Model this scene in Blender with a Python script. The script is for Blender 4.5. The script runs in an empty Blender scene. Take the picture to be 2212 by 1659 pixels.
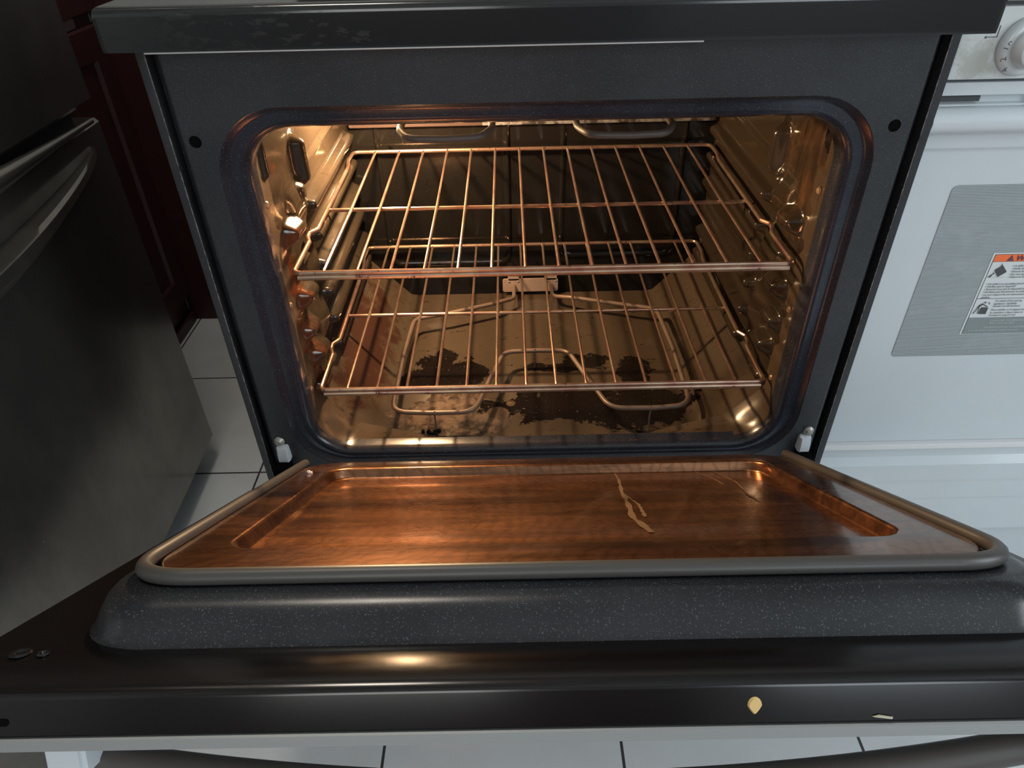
import bpy, bmesh, math, random
from mathutils import Vector, Matrix
sc = bpy.context.scene
COL = sc.collection
random.seed(7)

# ---------------------------------------------------------------- camera
CAM = Vector((-0.0361, -0.6981, 0.9874))
yaw, pitch, roll = -0.0049, 0.6423, -0.0234
cy_, sy_, cp_, sp_ = math.cos(yaw), math.sin(yaw), math.cos(pitch), math.sin(pitch)
fw = Vector((sy_*cp_, cy_*cp_, -sp_)); rt = Vector((cy_, -sy_, 0)); up = rt.cross(fw)
r2 = math.cos(roll)*rt + math.sin(roll)*up
u2 = -math.sin(roll)*rt + math.cos(roll)*up
cd = bpy.data.cameras.new('camera')
cd.sensor_fit = 'HORIZONTAL'; cd.sensor_width = 36; cd.lens = 1517.7/2212*36
cd.clip_start = 0.01
cam = bpy.data.objects.new('camera', cd); COL.objects.link(cam)
cam.matrix_world = Matrix(((r2.x, u2.x, -fw.x, CAM.x), (r2.y, u2.y, -fw.y, CAM.y), (r2.z, u2.z, -fw.z, CAM.z), (0, 0, 0, 1)))
sc.camera = cam

# ---------------------------------------------------------------- light and exposure
sc.view_settings.view_transform = 'Standard'
sc.view_settings.look = 'None'
sc.view_settings.exposure = 0.0
sc.view_settings.gamma = 1.0
sc.view_settings.use_curve_mapping = False
w = bpy.data.worlds.new('world'); sc.world = w; w.use_nodes = True
w.node_tree.nodes['Background'].inputs[0].default_value = (0.8, 0.9, 1.0, 1)
w.node_tree.nodes['Background'].inputs[1].default_value = 0.9

def area(name, loc, rot, sx, sy, power, color):
    l = bpy.data.lights.new(name, 'AREA'); l.shape = 'RECTANGLE'; l.size = sx; l.size_y = sy
    l.energy = power; l.color = color
    o = bpy.data.objects.new(name, l); COL.objects.link(o); o.location = loc; o.rotation_euler = rot
    return o
# daylight coming in through the two windows of the wall behind the photographer and the one on the right
area('daylight_window_rear', (1.35, -2.93, 1.50), (math.radians(90), 0, 0), 0.85, 1.15, 16, (0.84, 0.93, 1.0))
area('daylight_window_rear', (-0.55, -2.93, 1.50), (math.radians(90), 0, 0), 0.85, 1.15, 15, (0.98, 0.97, 0.93))
area('daylight_window_side', (2.13, -1.15, 1.55), (0, math.radians(90), 0), 1.15, 1.1, 26, (0.84, 0.93, 1.0))
# the oven's own bulb
bl = bpy.data.lights.new('oven_bulb_light', 'POINT'); bl.energy = 20; bl.color = (1.0, 0.64, 0.34); bl.shadow_soft_size = 0.014
bo = bpy.data.objects.new('oven_bulb_light', bl); COL.objects.link(bo); bo.location = (-0.225, 0.31, 0.735)

# ---------------------------------------------------------------- materials
def mat(name, base, rough=0.4, metal=0.0, coat=0.0, coat_rough=0.05, ior=1.5, spec=0.5):
    m = bpy.data.materials.new(name); m.use_nodes = True
    b = m.node_tree.nodes['Principled BSDF']
    b.inputs['Base Color'].default_value = (*base, 1); b.inputs['Roughness'].default_value = rough
    b.inputs['Metallic'].default_value = metal; b.inputs['Coat Weight'].default_value = coat
    b.inputs['Coat Roughness'].default_value = coat_rough; b.inputs['IOR'].default_value = ior
    b.inputs['Specular IOR Level'].default_value = spec
    return m
class NT:
    """small helper for node networks"""
    def __init__(s, m): s.m = m; s.t = m.node_tree; s.b = s.t.nodes['Principled BSDF']; s._tc = None
    def n(s, typ, **kw):
        o = s.t.nodes.new(typ)
        for k, v in kw.items(): setattr(o, k, v)
        return o
    def l(s, a, b): s.t.links.new(a, b)
    def co(s, scale=(1, 1, 1), rot=(0, 0, 0)):
        if s._tc is None: s._tc = s.n('ShaderNodeTexCoord')
        mp = s.n('ShaderNodeMapping'); mp.inputs['Scale'].default_value = scale; mp.inputs['Rotation'].default_value = rot
        s.l(s._tc.outputs['Object'], mp.inputs['Vector']); return mp.outputs['Vector']
    def noise(s, scale, detail=4, rough=0.6, stretch=(1, 1, 1), dist=0.0):
        o = s.n('ShaderNodeTexNoise'); o.inputs['Scale'].default_value = scale; o.inputs['Detail'].default_value = detail
        o.inputs['Roughness'].default_value = rough; o.inputs['Distortion'].default_value = dist
        s.l(s.co(stretch), o.inputs['Vector']); return o.outputs['Fac']
    def ramp(s, fac, a, b, ca=(0, 0, 0), cb=(1, 1, 1)):
        o = s.n('ShaderNodeValToRGB'); e = o.color_ramp.elements
        e[0].position = a; e[0].color = (*ca, 1); e[1].position = b; e[1].color = (*cb, 1)
        s.l(fac, o.inputs['Fac']); return o.outputs['Color']
    def mix(s, fac, a, b, mode='MIX'):
        o = s.n('ShaderNodeMix', data_type='RGBA', blend_type=mode)
        if isinstance(fac, (int, float)): o.inputs[0].default_value = fac
        else: s.l(fac, o.inputs[0])
        for i, v in ((6, a), (7, b)):
            if isinstance(v, tuple): o.inputs[i].default_value = (*v, 1)
            else: s.l(v, o.inputs[i])
        return o.outputs[2]
    def math(s, op, a, b=None, c=None, clamp=False):
        o = s.n('ShaderNodeMath', operation=op, use_clamp=clamp)
        for i, v in enumerate((a, b, c)):
            if v is None: continue
            if isinstance(v, (int, float)): o.inputs[i].default_value = v
            else: s.l(v, o.inputs[i])
        return o.outputs[0]
    def sep(s):
        o = s.n('ShaderNodeSeparateXYZ'); s.l(s.co(), o.inputs[0]); return o.outputs
    def blob(s, c, r, edge=0.35, wob=None):
        """soft mask: 1 inside the ellipsoid at c with radii r, noisy border"""
        mp = s.n('ShaderNodeVectorMath', operation='SUBTRACT'); s.l(s.co(), mp.inputs[0]); mp.inputs[1].default_value = c
        dv = s.n('ShaderNodeVectorMath', operation='DIVIDE'); s.l(mp.outputs[0], dv.inputs[0]); dv.inputs[1].default_value = r
        ln = s.n('ShaderNodeVectorMath', operation='LENGTH'); s.l(dv.outputs[0], ln.inputs[0])
        v = ln.outputs['Value']
        if wob is not None: v = s.math('ADD', v, s.math('MULTIPLY', s.math('SUBTRACT', wob, 0.5), 3.0))
        return s.math('DIVIDE', s.math('SUBTRACT', 1.0, v), edge, clamp=True)
    def bump(s, h, strength=0.2, dist=0.001):
        o = s.n('ShaderNodeBump'); o.inputs['Strength'].default_value = strength; o.inputs['Distance'].default_value = dist
        s.l(h, o.inputs['Height']); s.l(o.outputs[0], s.b.inputs['Normal'])
    def color(s, c): s.l(c, s.b.inputs['Base Color'])
    def rough(s, v): s.l(v, s.b.inputs['Roughness'])

def speckled(name, base, speck, rough=0.3, thr=0.69, scale=900, smear=0.35, coat=0.0, spec=0.5):
    m = mat(name, base, rough, coat=coat, spec=spec); t = NT(m)
    sp = t.ramp(t.noise(scale, 2, 0.5), thr, thr + 0.05)
    cl = t.noise(9, 5, 0.65)
    c = t.mix(t.ramp(cl, 0.35, 0.75), tuple(v*0.75 for v in base), tuple(v*1.35 for v in base))
    t.color(t.mix(sp, c, speck))
    t.rough(t.math('ADD', rough - 0.06, t.math('MULTIPLY', t.noise(14, 6, 0.7), smear*0.35)))
    return m
M = {}
M['face'] = speckled('front_enamel', (0.024, 0.0265, 0.031), (0.13, 0.137, 0.15), 0.36, thr=0.63, smear=0.5)
M['groove'] = speckled('groove_enamel', (0.018, 0.021, 0.030), (0.10, 0.11, 0.14), 0.24, thr=0.65, smear=0.3)
M['gloss'] = mat('black_gloss', (0.012, 0.012, 0.014), 0.12)
t = NT(M['gloss'])
t.rough(t.math('ADD', 0.08, t.math('MULTIPLY', t.ramp(t.noise(30, 6, 0.7, (1, 3, 1)), 0.45, 0.8), 0.22)))
M['satin'] = mat('satin_black', (0.008, 0.008, 0.009), 0.45, spec=0.3)
M['lip'] = mat('cooktop_front_enamel', (0.020, 0.021, 0.022), 0.16)
t = NT(M['lip'])
_spots = t.math('MULTIPLY', t.math('GREATER_THAN', t.noise(150, 3, 0.6, (0.6, 1, 1.6)), 0.585), t.blob((-0.27, -0.05, 0.87), (0.14, 0.05, 0.026), 0.3))
t.color(t.mix(_spots, (0.020, 0.021, 0.022), (0.004, 0.004, 0.004)))
t.rough(t.math('ADD', 0.14, t.math('MULTIPLY', _spots, 0.35)))
M['dark'] = mat('dark_recess', (0.003, 0.003, 0.003), 0.9, spec=0.05)
M['edge'] = mat('door_edge_enamel', (0.010, 0.009, 0.010), 0.17)
t = NT(M['edge'])
t.color(t.mix(t.ramp(t.noise(220, 5, 0.75, (0.35, 1, 1)), 0.765, 0.79), (0.006, 0.005, 0.0055), (0.30, 0.29, 0.28)))
M['trim'] = speckled('side_trim_enamel', (0.026, 0.027, 0.030), (0.35, 0.35, 0.36), 0.36, 0.70, 500)
M['worn'] = mat('worn_edge', (0.3, 0.3, 0.3), 0.4)
t = NT(M['worn']); t.color(t.mix(t.ramp(t.noise(160, 4, 0.75, (1, 1, 0.5)), 0.40, 0.66), (0.03, 0.03, 0.032), (0.30, 0.30, 0.30)))
M['steel'] = mat('grey_steel', (0.55, 0.56, 0.56), 0.42, metal=0.7)
M['skin'] = mat('outer_skin_steel', (0.32, 0.33, 0.33), 0.5, metal=0.5)
M['rubber'] = mat('grey_gasket', (0.060, 0.057, 0.054), 0.40)
M['hinge'] = mat('white_hinge_block', (0.62, 0.66, 0.70), 0.4)
M['cream'] = mat('cream_wire', (0.62, 0.60, 0.50), 0.5)
M['screw'] = mat('dirty_screw', (0.42, 0.41, 0.37), 0.45, metal=0.6)
M['darkscrew'] = mat('liner_screw', (0.25, 0.16, 0.10), 0.4, metal=0.5)
M['skirt'] = speckled('door_skirt_enamel', (0.018, 0.0195, 0.023), (0.085, 0.090, 0.105), 0.27, thr=0.62, smear=0.3)

# oven liner: baked-on brown porcelain
def liner(name, base, rough=0.24):
    m = mat(name, base, rough, ior=1.5); t = NT(m)
    st = t.ramp(t.noise(60, 5, 0.7, (1, 2.2, 0.35)), 0.60, 0.70)
    c = t.mix(t.ramp(t.noise(1000, 2), 0.64, 0.70), base, tuple(min(1, v*2.6) for v in base))
    c = t.mix(st, c, tuple(v*0.28 for v in base))
    return m, t, c
M['wall'], t, c = liner('liner_wall_enamel', (0.025, 0.0185, 0.0125))
rust = t.blob((0.305, 0.06, 0.71), (0.05, 0.10, 0.10), 0.5, t.noise(28, 5, 0.7))
c = t.mix(t.math('MULTIPLY', rust, t.ramp(t.noise(30, 6, 0.7, (1, 1.5, 0.4)), 0.40, 0.75)), c, (0.12, 0.060, 0.026))
c = t.mix(t.blob((-0.31, 0.05, 0.50), (0.06, 0.06, 0.22), 0.5, t.noise(20, 4, 0.7)), c, (0.09, 0.028, 0.012))
c = t.mix(t.blob((0.31, 0.035, 0.775), (0.06, 0.035, 0.05), 0.2, t.noise(60, 4, 0.7)), c, (0.012, 0.01, 0.008))
t.color(c); t.rough(t.math('ADD', 0.06, t.math('MULTIPLY', t.noise(35, 5, 0.7), 0.14))); t.bump(t.noise(160, 3, 0.6), 0.12, 0.0006)
M['back'], t, c = liner('liner_back_enamel', (0.006, 0.0055, 0.005), 0.16)
t.color(c); t.rough(t.math('ADD', 0.10, t.math('MULTIPLY', t.noise(20, 4), 0.10))); t.b.inputs['Specular IOR Level'].default_value = 0.28
M['ceil'], t, c = liner('liner_ceiling_enamel', (0.10, 0.075, 0.055)); t.color(c)
M['floor_pan'], t, c = liner('liner_floor_enamel', (0.056, 0.042, 0.029), 0.2)
nz = t.noise(22, 9, 0.68, dist=0.4)
grease = t.blob((-0.275, 0.25, 0.36), (0.045, 0.20, 0.08), 0.4, nz)
c = t.mix(t.math('MULTIPLY', grease, 0.8), c, (0.030, 0.010, 0.007))
crust = t.blob((-0.125, 0.122, 0.32), (0.10, 0.050, 0.05), 0.25, nz)
c = t.mix(t.math('MULTIPLY', crust, t.ramp(t.noise(45, 6, 0.7), 0.38, 0.55)), c, (0.21, 0.145, 0.10))
blk = None
for cc, rr in (((-0.135, 0.225, 0.32), (0.060, 0.042, 0.05)), ((-0.155, 0.262, 0.32), (0.03, 0.03, 0.05)), ((-0.185, 0.210, 0.32), (0.035, 0.035, 0.05)),
               ((0.035, 0.138, 0.32), (0.115, 0.046, 0.05)), ((0.150, 0.132, 0.32), (0.085, 0.052, 0.05)), ((0.156, 0.215, 0.32), (0.028, 0.045, 0.05)),
               ((0.085, 0.252, 0.32), (0.038, 0.022, 0.05)), ((0.03, 0.235, 0.32), (0.045, 0.014, 0.05))):
    q = t.blob(cc, rr, 0.10, nz); blk = q if blk is None else t.math('MAXIMUM', blk, q)
gap = t.blob((0.022, 0.090, 0.32), (0.040, 0.016, 0.05), 0.15, nz)
blk = t.math('MULTIPLY', blk, t.math('SUBTRACT', 1.0, gap))
c = t.mix(blk, c, (0.006, 0.003, 0.0025))
for cc, rr in (((-0.153, 0.177, 0.32), 0.0055), ((-0.043, 0.145, 0.32), 0.0075), ((-0.063, 0.119, 0.32), 0.019)):
    c = t.mix(t.math('MULTIPLY', t.blob(cc, (rr, rr, rr), 0.15), 0.6), c, (0.19, 0.13, 0.085))
mx = t.math('MAXIMUM', blk, crust)
fl = t.math('MULTIPLY', t.math('GREATER_THAN', t.noise(150, 4, 0.75), 0.655), mx)
c = t.mix(t.math('MULTIPLY', fl, 0.7), c, (0.45, 0.32, 0.22)); t.color(c)
t.rough(t.math('ADD', 0.10, t.math('MULTIPLY', t.noise(40, 5, 0.7), 0.14)))
t.l(t.math('SUBTRACT', 0.5, t.math('MULTIPLY', blk, 0.32)), t.b.inputs['Specular IOR Level'])
hh = t.math('ADD', t.math('MULTIPLY', t.math('MULTIPLY', t.noise(150, 6, 0.8, dist=1.0), mx), 1.0), t.math('MULTIPLY', blk, 0.25))
t.bump(hh, 0.9, 0.004)
M['front_slope'], t, c = liner('liner_front_enamel', (0.058, 0.041, 0.027), 0.25); t.color(c)
M['burnt_rail'] = mat('burnt_grey_rail', (0.3, 0.29, 0.27), 0.5); t = NT(M['burnt_rail'])
c = t.mix(t.ramp(t.noise(60, 5, 0.75), 0.42, 0.55), (0.02, 0.017, 0.014), (0.16, 0.155, 0.15))
s_ = t.sep(); lft = t.math('LESS_THAN', s_[0], -0.08)
t.color(t.mix(lft, c, (0.035, 0.02, 0.016)))
M['element'] = mat('heating_element', (0.17, 0.125, 0.095), 0.42, metal=0.25)
t = NT(M['element']); t.color(t.mix(t.noise(40, 4), (0.11, 0.09, 0.08), (0.22, 0.15, 0.105)))
M['broil'] = mat('broil_element', (0.075, 0.065, 0.06), 0.5)
M['bracket'] = mat('element_bracket', (0.42, 0.31, 0.25), 0.42, metal=0.35)
M['rack'] = mat('rack_wire_metal', (0.62, 0.46, 0.34), 0.24, metal=0.9)
t = NT(M['rack']); t.color(t.mix(t.ramp(t.noise(120, 4, 0.7), 0.62, 0.68), t.mix(t.ramp(t.noise(22, 3), 0.4, 0.62), (0.66, 0.50, 0.36), (0.50, 0.28, 0.22)), (0.10, 0.05, 0.04)))
M['bulb'] = mat('bulb_glass', (1, 0.8, 0.5), 0.3)
b = M['bulb'].node_tree.nodes['Principled BSDF']; b.inputs['Emission Color'].default_value = (1, 0.60, 0.27, 1); b.inputs['Emission Strength'].default_value = 60

# door inner surfaces: smeared brown film over black porcelain, with swirls and the oven's orange reflection put into its colour
def doormat(name, base, rough):
    m = mat(name, base, rough, metal=0.95, coat=0.6, coat_rough=0.09, ior=1.5); t = NT(m)
    sm = t.noise(16, 7, 0.72, (0.22, 1.4, 1.4), 1.2)
    c = t.mix(t.ramp(sm, 0.40, 0.66), tuple(v*0.45 for v in base), tuple(v*1.25 for v in base))
    sw = t.n('ShaderNodeTexWave', wave_type='RINGS', rings_direction='SPHERICAL'); sw.inputs['Scale'].default_value = 26; sw.inputs['Distortion'].default_value = 9; sw.inputs['Detail'].default_value = 5; sw.inputs['Detail Scale'].default_value = 1.6
    mp = t.n('ShaderNodeMapping'); mp.inputs['Location'].default_value = (0.42, 0.30, -0.40); t.l(t._tc.outputs['Object'], mp.inputs['Vector']); t.l(mp.outputs[0], sw.inputs['Vector'])
    c = t.mix(t.math('MULTIPLY', t.ramp(sw.outputs['Fac'], 0.55, 0.95), 0.40), c, tuple(v*0.35 for v in base))
    sc1 = t.ramp(t.noise(9, 6, 0.75, (1.0, 0.5, 0.5), 0.5), 0.62, 0.72)
    c = t.mix(t.math('MULTIPLY', sc1, 0.3), c, (0.30, 0.18, 0.11))
    t.color(t.mix(t.ramp(t.noise(700, 2), 0.70, 0.73), c, (0.22, 0.17, 0.14)))
    t.rough(t.math('ADD', rough - 0.09, t.math('MULTIPLY', t.noise(26, 7, 0.75, (0.3, 1.3, 1.3), 0.8), 0.14)))
    return m
M['inner'] = doormat('door_inner_enamel', (0.36, 0.16, 0.075), 0.30)
M['window'] = doormat('door_window_panel', (0.54, 0.225, 0.085), 0.29)
M['drip'] = mat('dried_drip', (0.15, 0.088, 0.042), 0.45)
M['flake'] = mat('yellow_flake', (0.72, 0.50, 0.20), 0.6)
M['flake2'] = mat('pale_flake', (0.50, 0.48, 0.36), 0.6)
M['crumb'] = mat('white_crumb', (0.80, 0.76, 0.70), 0.7)

# white stove
M['white'] = mat('white_enamel', (0.60, 0.655, 0.69), 0.22)
t = NT(M['white']); t.color(t.mix(t.ramp(t.noise(6, 4), 0.4, 0.75), (0.60, 0.655, 0.69), (0.57, 0.62, 0.645)))
M['white_dirty'] = mat('white_panel', (0.60, 0.64, 0.65), 0.3); t = NT(M['white_dirty'])
t.color(t.mix(t.math('MULTIPLY', t.blob((0.385, -0.02, 0.835), (0.022, 0.05, 0.022), 0.5, t.noise(60, 6, 0.8)), 0.5), (0.60, 0.64, 0.65), (0.36, 0.37, 0.30)))
M['white_glass'] = mat('white_window_glass', (0.5, 0.5, 0.5), 0.12); t = NT(M['white_glass'])
s_ = t.sep(); fr = t.math('FRACT', t.math('MULTIPLY', s_[2], 1/0.00165))
ln = t.math('LESS_THAN', fr, 0.5)
hz_ = t.ramp(t.noise(14, 6, 0.7, (1, 1, 2)), 0.52, 0.72)
ca = t.mix(t.math('MULTIPLY', hz_, 0.35), (0.17, 0.20, 0.21), (0.45, 0.49, 0.5))
t.color(t.mix(ln, ca, (0.44, 0.49, 0.505)))
M['vent'] = mat('vent_dark', (0.05, 0.055, 0.06), 0.5)
M['ink'] = mat('grey_ink', (0.07, 0.075, 0.085), 0.6)
M['label_white'] = mat('label_paper', (0.66, 0.70, 0.71), 0.4)
M['label_orange'] = mat('label_orange', (0.88, 0.18, 0.055), 0.4)
M['label_grey'] = mat('label_grey', (0.23, 0.27, 0.275), 0.4)
M['label_tri'] = mat('label_triangle', (0.12, 0.05, 0.09), 0.4)
M['label_text_light'] = mat('label_light_print', (0.55, 0.60, 0.60), 0.4)

M['fill_shade'] = mat('fill_lamp_glass', (0.9, 0.9, 0.88), 0.4)  # glowing shade of the added ceiling lamp
M['fill_shade'].node_tree.nodes['Principled BSDF'].inputs['Emission Color'].default_value = (1, 0.90, 0.77, 1)
M['fill_shade'].node_tree.nodes['Principled BSDF'].inputs['Emission Strength'].default_value = 34
# fridge, cabinet, room
M['fridge'] = mat('dark_fridge_metal', (0.16, 0.16, 0.16), 0.34, metal=0.85); t = NT(M['fridge'])
c = t.mix(t.ramp(t.noise(7, 6, 0.7, (1, 1, 0.5)), 0.4, 0.7), (0.19, 0.182, 0.170), (0.29, 0.27, 0.24))
t.color(t.mix(t.ramp(t.noise(190, 3, 0.6, (1, 1, 0.5)), 0.735, 0.75), c, (0.40, 0.40, 0.40)))
t.rough(t.math('ADD', 0.13, t.math('MULTIPLY', t.noise(18, 6, 0.7), 0.16)))
M['fridge_gasket'] = mat('fridge_gap', (0.01, 0.01, 0.01), 0.6)
M['maroon'] = mat('maroon_wood', (0.062, 0.014, 0.013), 0.42); t = NT(M['maroon'])
t.color(t.mix(t.noise(22, 5, 0.7, (6, 6, 0.35)), (0.028, 0.009, 0.009), (0.050, 0.014, 0.012)))
M['counter'] = mat('counter_stone', (0.16, 0.15, 0.14), 0.3)
M['pale_strip'] = mat('cabinet_edge_strip', (0.10, 0.06, 0.055), 0.5)
M['plaster'] = mat('wall_paint', (0.60, 0.60, 0.57), 0.8); t = NT(M['plaster'])
t.color(t.mix(t.noise(3, 4), (0.43, 0.43, 0.41), (0.48, 0.48, 0.46)))
M['ceiling'] = mat('ceiling_paint', (0.58, 0.58, 0.56), 0.85)
M['frame'] = mat('window_frame_paint', (0.75, 0.76, 0.76), 0.4)
M['glass'] = mat('window_glass', (0.9, 0.95, 0.97), 0.03); M['glass'].node_tree.nodes['Principled BSDF'].inputs['Transmission Weight'].default_value = 1.0
M['tile'] = mat('floor_tile', (0.62, 0.65, 0.67), 0.14); t = NT(M['tile'])
s_ = t.sep(); T = 0.3294
def gl(v, off):
    f = t.math('FRACT', t.math('MULTIPLY', t.math('SUBTRACT', v, off), 1/T))
    d = t.math('MINIMUM', f, t.math('SUBTRACT', 1.0, f))
    return t.math('LESS_THAN', d, 0.0062)
g = t.math('MAXIMUM', gl(s_[0], -0.5572 + 10*0), gl(s_[1], 0.6695))
c = t.mix(t.ramp(t.noise(5, 5, 0.7), 0.4, 0.8), (0.62, 0.65, 0.67), (0.56, 0.58, 0.585))
c = t.mix(t.ramp(t.noise(110, 4, 0.7), 0.705, 0.73), c, (0.16, 0.15, 0.13))
gr = t.math('MULTIPLY', t.blob((-0.78, 0.60, 0.0), (0.45, 0.55, 0.3), 0.9, t.noise(5, 4)), 0.45)
c = t.mix(gr, c, (0.34, 0.33, 0.29))
t.color(t.mix(g, c, (0.035, 0.035, 0.037))); t.rough(t.math('ADD', 0.14, t.math('MULTIPLY', g, 0.5)))

# ---------------------------------------------------------------- mesh helpers
def finish(o, angle=35):
    me = o.data
    for p in me.polygons: p.use_smooth = True
    me.set_sharp_from_angle(angle=math.radians(angle))
def obj(name, bm, m, parent=None, label=None, angle=35, recalc=True, wn=True):
    if recalc: bmesh.ops.recalc_face_normals(bm, faces=bm.faces)
    me = bpy.data.meshes.new(name); bm.to_mesh(me); bm.free()
    o = bpy.data.objects.new(name, me); COL.objects.link(o); me.materials.append(m)
    finish(o, angle)
    if parent is not None:
        o.parent = parent; o.matrix_parent_inverse = world(parent).inverted()
    if label: o['label'] = label
    if wn and angle < 180:
        md = o.modifiers.new('normals', 'WEIGHTED_NORMAL'); md.keep_sharp = True; md.weight = 80
    return o
def world(o):
    mw = Matrix.Translation(o.location)
    if o.parent: return mw if o.type == 'EMPTY' else Matrix.Identity(4)
    return mw
def thing(name, loc, label, cat, group=None):
    o = bpy.data.objects.new(name, None); COL.objects.link(o); o.location = loc; o.empty_display_size = 0.05
    o['label'] = label; o['category'] = cat
    if group: o['group'] = group
    return o
def part_empty(name, loc, parent):
    o = bpy.data.objects.new(name, None); COL.objects.link(o); o.parent = parent
    o.matrix_parent_inverse = world(parent).inverted(); o.location = loc; o.empty_display_size = 0.05
    return o
def tag(o, label, cat, group=None):
    o['label'] = label; o['category'] = cat
    if group: o['group'] = group
    return o
def box(bm, x0, x1, y0, y1, z0, z1, bev=0.0, seg=2):
    b2 = bmesh.new(); bmesh.ops.create_cube(b2, size=1)
    for v in b2.verts: v.co = Vector(((x0+x1)/2 + v.co.x*(x1-x0), (y0+y1)/2 + v.co.y*(y1-y0), (z0+z1)/2 + v.co.z*(z1-z0)))
    if bev > 0: bmesh.ops.bevel(b2, geom=b2.edges[:], offset=bev, segments=seg, profile=0.5, affect='EDGES')
    me = bpy.data.meshes.new('t'); b2.to_mesh(me); b2.free(); bm.from_mesh(me); bpy.data.meshes.remove(me)
def bx(*a, **k):
    bm = bmesh.new(); box(bm, *a, **k); return bm
def fillet(pts, rad, seg=6, closed=False):
    """round the corners of a polyline"""
    P = [Vector(p) for p in pts]; n = len(P); out = []
    rr = rad if isinstance(rad, (list, tuple)) else [rad]*n
    for i in range(n):
        if not closed and i in (0, n-1): out.append(P[i]); continue
        a, b_, c = P[i-1], P[i], P[(i+1) % n]
        u, v = (a-b_), (c-b_); lu, lv = u.length, v.length; u.normalize(); v.normalize()
        ang = u.angle(v)
        if ang > 3.12 or rr[i] <= 0: out.append(b_); continue
        d = min(rr[i]/math.tan(ang/2), lu*0.49, lv*0.49)
        p0, p1 = b_+u*d, b_+v*d
        for k in range(seg+1):
            s = k/seg; out.append((1-s)**2*p0 + 2*s*(1-s)*b_ + s*s*p1)
    return out
def tube(bm, pts, r, n=10, closed=False, cap=True, r_end=None):
    P = [Vector(p) for p in pts]; m = len(P); rings = []
    tang = []
    for i in range(m):
        a = P[i-1] if (i > 0 or closed) else P[i]; c = P[(i+1) % m] if (i < m-1 or closed) else P[i]
        tang.append((c-a).normalized())
    ref = Vector((0, 0, 1)) if abs(tang[0].z) < 0.9 else Vector((1, 0, 0))
    nrm = (ref - tang[0]*ref.dot(tang[0])).normalized()
    for i in range(m):
        nrm = (nrm - tang[i]*nrm.dot(tang[i])).normalized(); bn = tang[i].cross(nrm)
        ri = r if not isinstance(r, (list, tuple)) else r[i]
        rings.append([bm.verts.new(P[i] + ri*(math.cos(2*math.pi*k/n)*nrm + math.sin(2*math.pi*k/n)*bn)) for k in range(n)])
    for i in range(m if closed else m-1):
        A, B = rings[i], rings[(i+1) % m]
        for k in range(n): bm.faces.new((A[k], A[(k+1) % n], B[(k+1) % n], B[k]))
    if cap and not closed: bm.faces.new(rings[0][::-1]); bm.faces.new(rings[-1])
def tb(pts, r, n=10, **k):
    bm = bmesh.new(); tube(bm, pts, r, n, **k); return bm
NC = 10
def rrect(cx, cz, hw, hh, r):
    """rounded rectangle loop as 2D points, fixed vertex count"""
    out = []
    for qx, qz, a0 in ((1, 1, 0), (-1, 1, 90), (-1, -1, 180), (1, -1, 270)):
        ox, oz = cx+qx*(hw-r), cz+qz*(hh-r)
        for k in range(NC+1):
            a = math.radians(a0 + 90*k/NC); out.append((ox+r*math.cos(a), oz+r*math.sin(a)))
    return out
def subdiv_loop(L, m=4):
    """add points along the long straight runs so lofts stay smooth"""
    out = []
    for i in range(len(L)):
        a, b_ = L[i], L[(i+1) % len(L)]
        out.append(a)
        if i % (NC+1) == NC:
            for k in range(1, m): out.append((a[0]+(b_[0]-a[0])*k/m, a[1]+(b_[1]-a[1])*k/m))
    return out
def loft(bm, loops, cap0=False, cap1=False):
    R = [[bm.verts.new(p) for p in L] for L in loops]; n = len(R[0])
    for A, B in zip(R, R[1:]):
        for k in range(n): bm.faces.new((A[k], A[(k+1) % n], B[(k+1) % n], B[k]))
    if cap0: bm.faces.new(R[0][::-1])
    if cap1: bm.faces.new(R[-1])
    return R
def cyl(bm, c, axis, r, h, n=24, r2=None):
    c = Vector(c); a = Vector(axis).normalized(); u = a.orthogonal().normalized(); v = a.cross(u); r2 = r if r2 is None else r2
    A = [bm.verts.new(c + r*(math.cos(2*math.pi*k/n)*u+math.sin(2*math.pi*k/n)*v)) for k in range(n)]
    B = [bm.verts.new(c + a*h + r2*(math.cos(2*math.pi*k/n)*u+math.sin(2*math.pi*k/n)*v)) for k in range(n)]
    for k in range(n): bm.faces.new((A[k], A[(k+1) % n], B[(k+1) % n], B[k]))
    bm.faces.new(A[::-1]); bm.faces.new(B)
def dome(bm, c, axis, prof, n=20):
    """lathe: prof = [(radius, height)]"""
    c = Vector(c); a = Vector(axis).normalized(); u = a.orthogonal().normalized(); v = a.cross(u); R = []
    for r, h in prof:
        R.append([bm.verts.new(c + a*h + max(r, 1e-5)*(math.cos(2*math.pi*k/n)*u+math.sin(2*math.pi*k/n)*v)) for k in range(n)])
    for A, B in zip(R, R[1:]):
        for k in range(n): bm.faces.new((A[k], A[(k+1) % n], B[(k+1) % n], B[k]))
    bm.faces.new(R[0][::-1]); bm.faces.new(R[-1])
def struct(name, bm, m):
    o = obj(name, bm, m); o['kind'] = 'structure'; return o

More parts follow.
